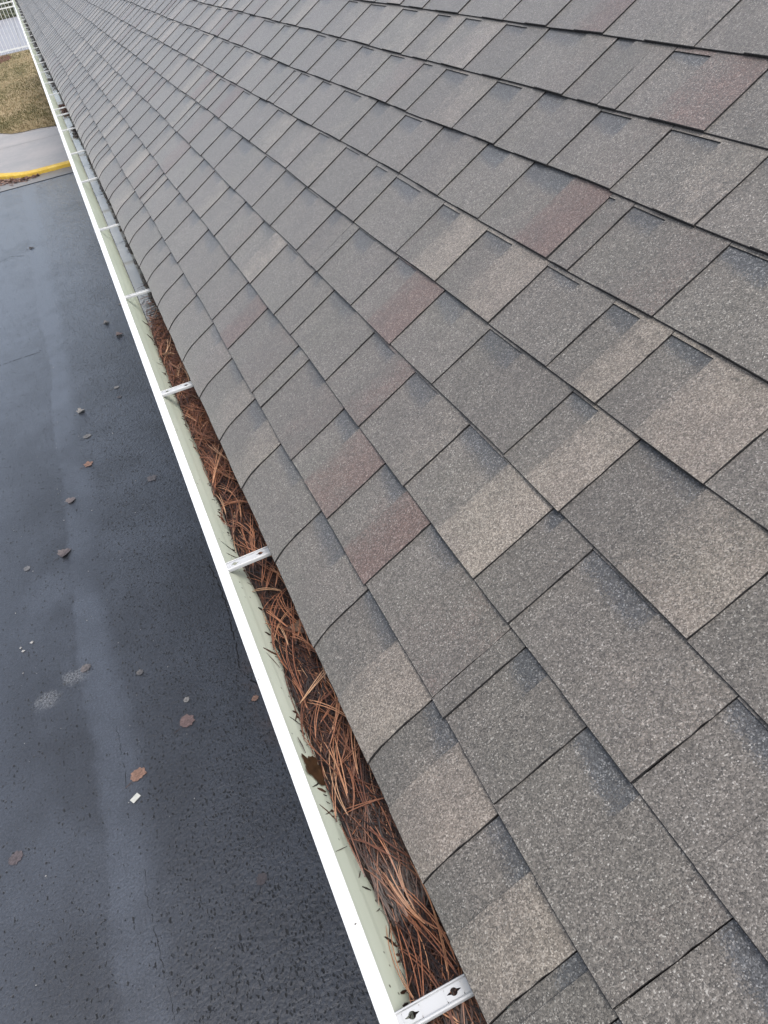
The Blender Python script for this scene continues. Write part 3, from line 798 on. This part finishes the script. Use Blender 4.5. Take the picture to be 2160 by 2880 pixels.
# loose bright needles lying on top, each a bundle of two or three joined at a sheath
bi = 0; tries = 0
while bi < 120 and tries < 20000:
    tries += 1
    y = RNG.uniform(0.2, 1.5) if bi < 95 else RNG.uniform(1.4, 2.3); x = RNG.uniform(-0.045, 0.035)
    L = RNG.uniform(0.07, 0.19); yaw = RNG.choice((RNG.gauss(2.15, 0.35), RNG.gauss(1.05, 0.4), RNG.uniform(0, 3.14)))
    cv = RNG.gauss(0, 4.5); lift = RNG.uniform(0.006, 0.018)
    sets = []; ok = True
    for q in range(RNG.choice((2, 2, 3))):
        pts = needle_curve(x, y, yaw + q * RNG.uniform(0.03, 0.10), L * RNG.uniform(0.9, 1.0), cv + q * RNG.uniform(-1.5, 1.5), lift, 7, zsmooth, RNG.uniform(0.0, 0.006))
        d = [pts[0][i] - (sets[0][0][i] if sets else pts[0][i]) for i in range(3)]
        pts = [(p[0] - d[0], p[1] - d[1], p[2] - d[2]) for p in pts]
        if not inside(pts): ok = False; break
        sets.append(pts)
    if not ok: continue
    V, Fc, Cc = [], [], []; c = RNG.choice(PAL_L + PAL_M); kk = RNG.uniform(0.85, 1.25)
    for pts in sets: tube(V, Fc, Cc, pts, RNG.uniform(0.0006, 0.0009), tuple(v * kk for v in c))
    tube(V, Fc, Cc, [sets[0][0], tuple(np.array(sets[0][0]) * 0.93 + np.array(sets[0][1]) * 0.07 + np.array((0, 0, 0.0002))), sets[0][1]], 0.0011, (0.06, 0.028, 0.018))
    o = obj('pine_needle_bundle', V, Fc, M_NEED, origin=sets[0][0]); set_col(o.data, Cc)
    tag(o, 'orange brown pine needle bundle lying loose on top of the gutter litter', 'pine needle', 'loose pine needle bundles in the gutter')
    bi += 1

# clumps of leaf litter further down the gutter
V, Fc = [], []
def clump(x, y, rx, ry, h):
    b = len(V); N = 9; V.append((x, y, -0.112 + h))
    for ring, f in ((1, 0.55), (2, 1.0)):
        for q in range(N):
            a = 2 * math.pi * q / N; k = RNG.uniform(0.75, 1.2)
            px = min(0.0435, max(-0.029, x + rx * f * k * math.cos(a)))
            V.append((px, y + ry * f * k * math.sin(a), -0.112 + (h * RNG.uniform(0.4, 0.9) if ring == 1 else -0.002)))
    for q in range(N):
        r = (q + 1) % N; Fc.append((b, b + 1 + q, b + 1 + r)); Fc.append((b + 1 + q, b + 1 + N + q, b + 1 + N + r, b + 1 + r))
yq = 2.6
while yq < 5.5:
    clump(RNG.uniform(0.014, 0.024), yq, RNG.uniform(0.006, 0.013), RNG.uniform(0.02, 0.08), RNG.uniform(0.004, 0.012)); yq += RNG.uniform(0.03, 0.13)
for i in range(14): clump(RNG.uniform(-0.012, 0.04), RNG.uniform(5.7, 6.05), 0.016, 0.05, RNG.uniform(0.006, 0.014))
for i in range(22): clump(RNG.uniform(-0.02, 0.04), RNG.uniform(6.55, 7.05), 0.018, 0.05, RNG.uniform(0.008, 0.016))
for i in range(12): clump(RNG.uniform(0.015, 0.03), RNG.uniform(7.2, 7.95), 0.012, 0.05, RNG.uniform(0.005, 0.012))
for i in range(260): clump(RNG.uniform(-0.024, 0.042), RNG.uniform(8.0, 24), 0.022, 0.10, RNG.uniform(0.004, 0.012))
tag(obj('leaf_litter', V, Fc, mat_simple('wet_leaf_litter', (0.02, 0.017, 0.017), (0.07, 0.055, 0.05), 60.0, 0.5, 0.5)), 'dark wet leaf litter lodged along the gutter under the eave', 'leaf litter', kind='stuff')
tag(obj('water', [(-0.0305, 2.40, -0.1118), (0.0442, 2.40, -0.1118), (0.0442, 20, -0.1118), (-0.0305, 20, -0.1118)], [(0, 1, 2, 3)], M_WATER), kind='structure')
V, Fc = [], []
for i in range(90):                       # dirt line where water meets the front wall
    y = 2.42 + i * 0.036; box(V, Fc, -0.0312, -0.0292 + RNG.uniform(-0.0004, 0.0006), y, y + 0.0362, -0.1122, -0.1108)
tag(obj('dirt_line', V, Fc, M_DARK), kind='stuff'); bpy.data.objects['dirt_line']['label'] = 'thin dark dirt line along the water in the gutter'; bpy.data.objects['dirt_line']['category'] = 'dirt'

# ---------------------------------------------------------------- leaves
def leaf_mesh(V, Fc, Cc, size, lobes, rng, col, curl=0.12, stem=True):
    """lobed leaf in its own plane (x along midrib), curled up at the edges, 1 mm thick"""
    N = 30; out = []
    for q in range(N):
        a = 2 * math.pi * q / N
        r = 0.5 * (0.80 + 0.20 * math.cos(a * max(lobes, 1) + 0.4) * (0.5 if lobes < 3 else 0.62) + 0.07 * math.cos(a * 9 + lobes)) * (1 + 0.12 * math.cos(a)) * rng.uniform(0.84, 1.06)
        out.append((r * math.cos(a), 1.05 * r * math.sin(a)))
    b = len(V)
    for side in (0, 1):
        dz = -0.0008 * side
        V.append((0, 0, dz)); Cc.append((*[v * 0.75 for v in col], 1))
        for f in (0.5, 1.0):
            for (x, y) in out:
                V.append((x * f * size, y * f * size, dz + curl * size * (abs(y) * f * 1.4) ** 1.5 + curl * size * 0.3 * (x * f) ** 2))
                k = rng.uniform(0.8, 1.2); Cc.append((*[v * k for v in col], 1))
        c = b + side * (2 * N + 1)
        for q in range(N):
            r = (q + 1) % N
            f1, f2 = (c, c + 1 + q, c + 1 + r), (c + 1 + q, c + 1 + N + q, c + 1 + N + r, c + 1 + r)
            Fc.append(f1 if side == 0 else f1[::-1]); Fc.append(f2 if side == 0 else f2[::-1])
    for q in range(N):
        r = (q + 1) % N; o1, o2 = b + 1 + N, b + (2 * N + 1) + 1 + N
        Fc.append((o1 + q, o2 + q, o2 + r, o1 + r))
    if stem:
        s = size; tube(V, Fc, Cc, [(-0.40 * s, 0, 0.001), (-0.62 * s, 0.02 * s, 0.002), (-0.85 * s, 0.07 * s, 0.001)], 0.010 * s + 0.0006, tuple(v * 0.5 for v in col), 4)
def ground_leaf(x, y, size, rot, col, lobes, label, curl=0.15, stem=True, z=G + 0.002, name='fallen_leaf', cat='leaf', group='fallen leaves on the wet asphalt'):
    col = tuple(v * 0.72 for v in col)
    V, Fc, Cc = [], [], []; leaf_mesh(V, Fc, Cc, size * 0.92, lobes, random.Random(int(x * 1000 + y * 77)), col, curl, stem)
    o = obj(name, V, Fc, M_LEAF); set_col(o.data, Cc)
    o.location = (x, y, z + 0.001); o.rotation_euler = (0, 0, rot)
    return tag(o, label, cat, group)
GB = (0.115, 0.105, 0.108); OB = (0.30, 0.175, 0.125); PK = (0.20, 0.135, 0.125); LT = (0.26, 0.25, 0.24)
L1 = 'small grey brown fallen leaf lying on the wet asphalt'
ground_leaf(-0.53, 7.206, 0.07, 0.3, LT, 2, 'pale curled leaf on the asphalt beside a smaller one by the gutter')
ground_leaf(-0.526, 6.985, 0.06, 1.1, GB, 3, 'dull smaller leaf on the asphalt beside a pale curled leaf')
ground_leaf(-0.916, 6.956, 0.10, 0.5, LT, 5, 'pale deeply lobed twisted leaf on the asphalt beside the silt trail', 0.5)
ground_leaf(-0.904, 6.449, 0.095, 0.35, (0.19, 0.185, 0.18), 2, 'long narrow grey leaf on the asphalt beside the silt trail', 0.1)
ground_leaf(-0.937, 5.968, 0.105, 0.4, OB, 5, 'orange tan lobed leaf on the edge of the silt trail', 0.12)
ground_leaf(-0.456, 5.408, 0.115, 0.7, (0.14, 0.13, 0.135), 4, 'flat grey leaf with long stem on pitted asphalt near the gutter', 0.06)
ground_leaf(-1.126, 5.507, 0.105, 0.6, (0.17, 0.145, 0.145), 3, 'grey brown curled leaf lying in the pale silt trail', 0.3)
ground_leaf(-1.226, 4.845, 0.125, 0.55, (0.12, 0.10, 0.105), 3, 'dark folded leaf with long stem at the silt trail edge', 0.4)
ground_leaf(-1.512, 4.836, 0.07, 0.5, (0.17, 0.17, 0.175), 0, 'round pale grey leaf on the asphalt left of the silt trail', 0.03, False)
ground_leaf(-1.179, 3.602, 0.085, 0.8, (0.15, 0.135, 0.135), 2, 'pointed grey leaf at the end of a chalky scuff', 0.2, False)
ground_leaf(-0.661, 2.877, 0.115, 0.6, PK, 1, 'pinkish brown split leaf lying flat on pitted asphalt', 0.05)
ground_leaf(-0.977, 2.671, 0.112, 0.65, OB, 2, 'orange brown leaf with long stem beside the white paper scrap', 0.07)
ground_leaf(-0.445, 8.887, 0.095, 0.2, (0.19, 0.18, 0.18), 4, 'crumpled pale leaf on dark asphalt, farther of a pair', 0.5)
ground_leaf(-0.348, 8.434, 0.11, 0.0, (0.16, 0.12, 0.115), 3, 'crumpled brown leaf on dark asphalt close to the gutter', 0.5)
ground_leaf(-0.214, 9.324, 0.07, 0.0, LT, 2, 'tiny pale leaf on the asphalt partly under the gutter lip', 0.2)
ground_leaf(-1.185, 12.574, 0.10, 0.3, (0.07, 0.06, 0.06), 3, 'tiny dark leaf lying alone on the far asphalt', 0.3)
ground_leaf(-1.643, 2.503, 0.10, 0.9, (0.115, 0.095, 0.10), 2, 'faded purple brown leaf on bare asphalt far from the gutter', 0.03, False)
ground_leaf(-0.499, 1.811, 0.075, 1.2, (0.075, 0.065, 0.07), 2, 'faint sodden leaf flattened on the coarsest asphalt', 0.02)
ground_leaf(-0.252, 2.83, 0.055, 0.4, OB, 2, 'small orange leaf on stained asphalt just outside the gutter lip', 0.15)
ground_leaf(-0.628, 3.027, 0.05, 0.9, LT, 0, 'slim pale leaf fragment near the pinkish split leaf', 0.1, False)
ground_leaf(-0.86, 3.382, 0.06, 0.6, (0.12, 0.115, 0.115), 0, 'slim grey leaf fragment among the asphalt pits', 0.2, False)
V, Fc = [], []; box(V, Fc, -0.025, 0.025, -0.016, 0.016, 0, 0.0015)
V = [(vx, vy, vz + 0.004 * abs(vx / 0.025) ** 2) for vx, vy, vz in V]
o = obj('paper_scrap', V, Fc, M_PAPER); o.location = (-1.007, 2.537, G + 0.0006); o.rotation_euler = (0, 0, 0.55)
tag(o, 'small white rectangular paper scrap on the wet asphalt', 'paper')
# pebbles and grit
V, Fc = [], []
for i in range(110):
    x = RNG.uniform(-1.75, -0.15); y = RNG.uniform(1.2, 9.0) ** 1.0; r = RNG.choice((0.002, 0.0025, 0.003, 0.0045))
    if i < 3: x, y, r = ((-1.56, 3.98, 0.012), (-1.575, 4.02, 0.010), (-1.50, 4.03, 0.013))[i]
    b = len(V)
    for (dx, dy, dz) in ((1, 0, 0.3), (0.2, 1, 0.4), (-1, 0.1, 0.3), (-0.1, -1, 0.2), (0, 0, 1), (0, 0, -0.4)):
        V.append((x + dx * r * RNG.uniform(0.7, 1.3), y + dy * r * RNG.uniform(0.7, 1.3), G + dz * r + 0.001))
    for q in range(4):
        Fc.append((b + q, b + (q + 1) % 4, b + 4)); Fc.append((b + (q + 1) % 4, b + q, b + 5))
tag(obj('grit', V, Fc, M_PEB), 'scattered pale grit and pebbles on the wet asphalt', 'grit', kind='stuff')
# cracks, as thin sunken-looking seams in the sealcoat
def crack(pts, w, seed):
    rng = random.Random(seed); P = []
    for (a, b) in zip(pts[:-1], pts[1:]):
        n = max(2, int(math.hypot(b[0] - a[0], b[1] - a[1]) / 0.02))
        for i in range(n): P.append((a[0] + (b[0] - a[0]) * i / n + rng.uniform(-0.006, 0.006), a[1] + (b[1] - a[1]) * i / n))
    V, Fc = [], []
    for i, (x, y) in enumerate(P):
        ww = w * rng.uniform(0.3, 1.2)
        a = P[max(i - 1, 0)]; c = P[min(i + 1, len(P) - 1)]; L = math.hypot(c[0] - a[0], c[1] - a[1]) + 1e-6
        nx, ny = -(c[1] - a[1]) / L, (c[0] - a[0]) / L
        V += [(x - nx * ww, y - ny * ww, G + 0.0012), (x + nx * ww, y + ny * ww, G + 0.0012)]
    for i in range(len(P) - 1):
        if rng.random() < 0.8: Fc.append((2 * i, 2 * i + 1, 2 * i + 3, 2 * i + 2))
    obj('crack', V, Fc, M_DARK, asph)
crack([(-0.25, 4.15), (-0.228, 3.903), (-0.224, 3.612), (-0.248, 3.375), (-0.254, 3.261), (-0.278, 3.123), (-0.262, 3.034), (-0.20, 2.9)], 0.0045, 1)
crack([(-1.048, 3.084), (-1.042, 2.919), (-1.043, 2.801), (-1.041, 2.704), (-1.042, 2.60)], 0.0013, 2)
crack([(-1.017, 2.132), (-1.032, 2.005), (-1.02, 1.8), (-1.008, 1.602), (-0.999, 1.40)], 0.0012, 3)
crack([(-1.9, 8.62), (-1.681, 8.646), (-1.441, 8.665), (-1.271, 8.666), (-1.208, 8.722)], 0.006, 4)
crack([(-1.8, 12.2), (-1.657, 12.345), (-1.512, 12.468), (-1.291, 12.31)], 0.007, 5)
# leaf drift against the kerb
V, Fc, Cc = [], [], []
for i in range(520):
    t = RNG.random(); x = -0.85 - 1.1 * t ** 0.8; wdt = 0.05 + 0.6 * max(0, (-0.85 - x)) / 0.9
    kf = float(np.interp(-x, [0.85, 1.02, 1.17, 1.32, 1.47, 1.62, 1.85, 2.08], [17.13, 17.145, 17.20, 17.30, 17.43, 17.57, 17.83, 18.19]))
    y = kf - abs(RNG.gauss(0, 0.45)) * wdt - 0.02; z = G + 0.006 + RNG.uniform(0, 0.03) * max(0, 1 - (kf - y) / 0.3)
    s = RNG.uniform(0.02, 0.05); a = RNG.uniform(0, 6.28); b = len(V); c = RNG.choice(((0.12, 0.06, 0.045), (0.20, 0.11, 0.08), (0.07, 0.04, 0.035), (0.26, 0.17, 0.13)))
    for (p, q) in ((-1, 0), (0, -0.5), (1, 0), (0, 0.55)):
        V.append((x + s * (p * math.cos(a) - q * math.sin(a)), y + s * (p * math.sin(a) + q * math.cos(a)), z + RNG.uniform(-0.004, 0.012))); Cc.append((*c, 1))
    Fc.append((b, b + 1, b + 2, b + 3))
o = obj('leaf_drift', V, Fc, M_LEAF); set_col(o.data, Cc)
tag(o, 'brown leaves drifted against the yellow kerb', 'leaves', kind='stuff')

# brown leaf stuck on the gutter's front wall, and a dry tan one among the needles
V, Fc, Cc = [], [], []; leaf_mesh(V, Fc, Cc, 0.062, 5, random.Random(3), (0.055, 0.028, 0.013), 0.06)
o = obj('soaked_leaf', V, Fc, M_LEAF); set_col(o.data, Cc)
P = Vector((-0.0545, 0.612, -0.0560))
ex = Vector((0.0085, -0.052, -0.017)).normalized(); ez = Vector((0.080, 0, 0.040)).normalized(); ey = ez.cross(ex).normalized(); ez = ex.cross(ey)
o.matrix_world = Matrix(((ex.x, ey.x, ez.x, P.x), (ex.y, ey.y, ez.y, P.y), (ex.z, ey.z, ez.z, P.z), (0, 0, 0, 1)))
tag(o, 'dark brown soaked leaf plastered on the gutter front wall', 'leaf')
V, Fc, Cc = [], [], []; leaf_mesh(V, Fc, Cc, 0.036, 3, random.Random(4), (0.15, 0.095, 0.066), 0.2, False)
o = obj('dry_leaf', V, Fc, M_LEAF); set_col(o.data, Cc)
o.location = (0.010, 0.885, -0.066); o.rotation_euler = (0.15, -0.1, 1.1)
tag(o, 'dry tan leaf tucked among the gutter needles under the eave', 'leaf')
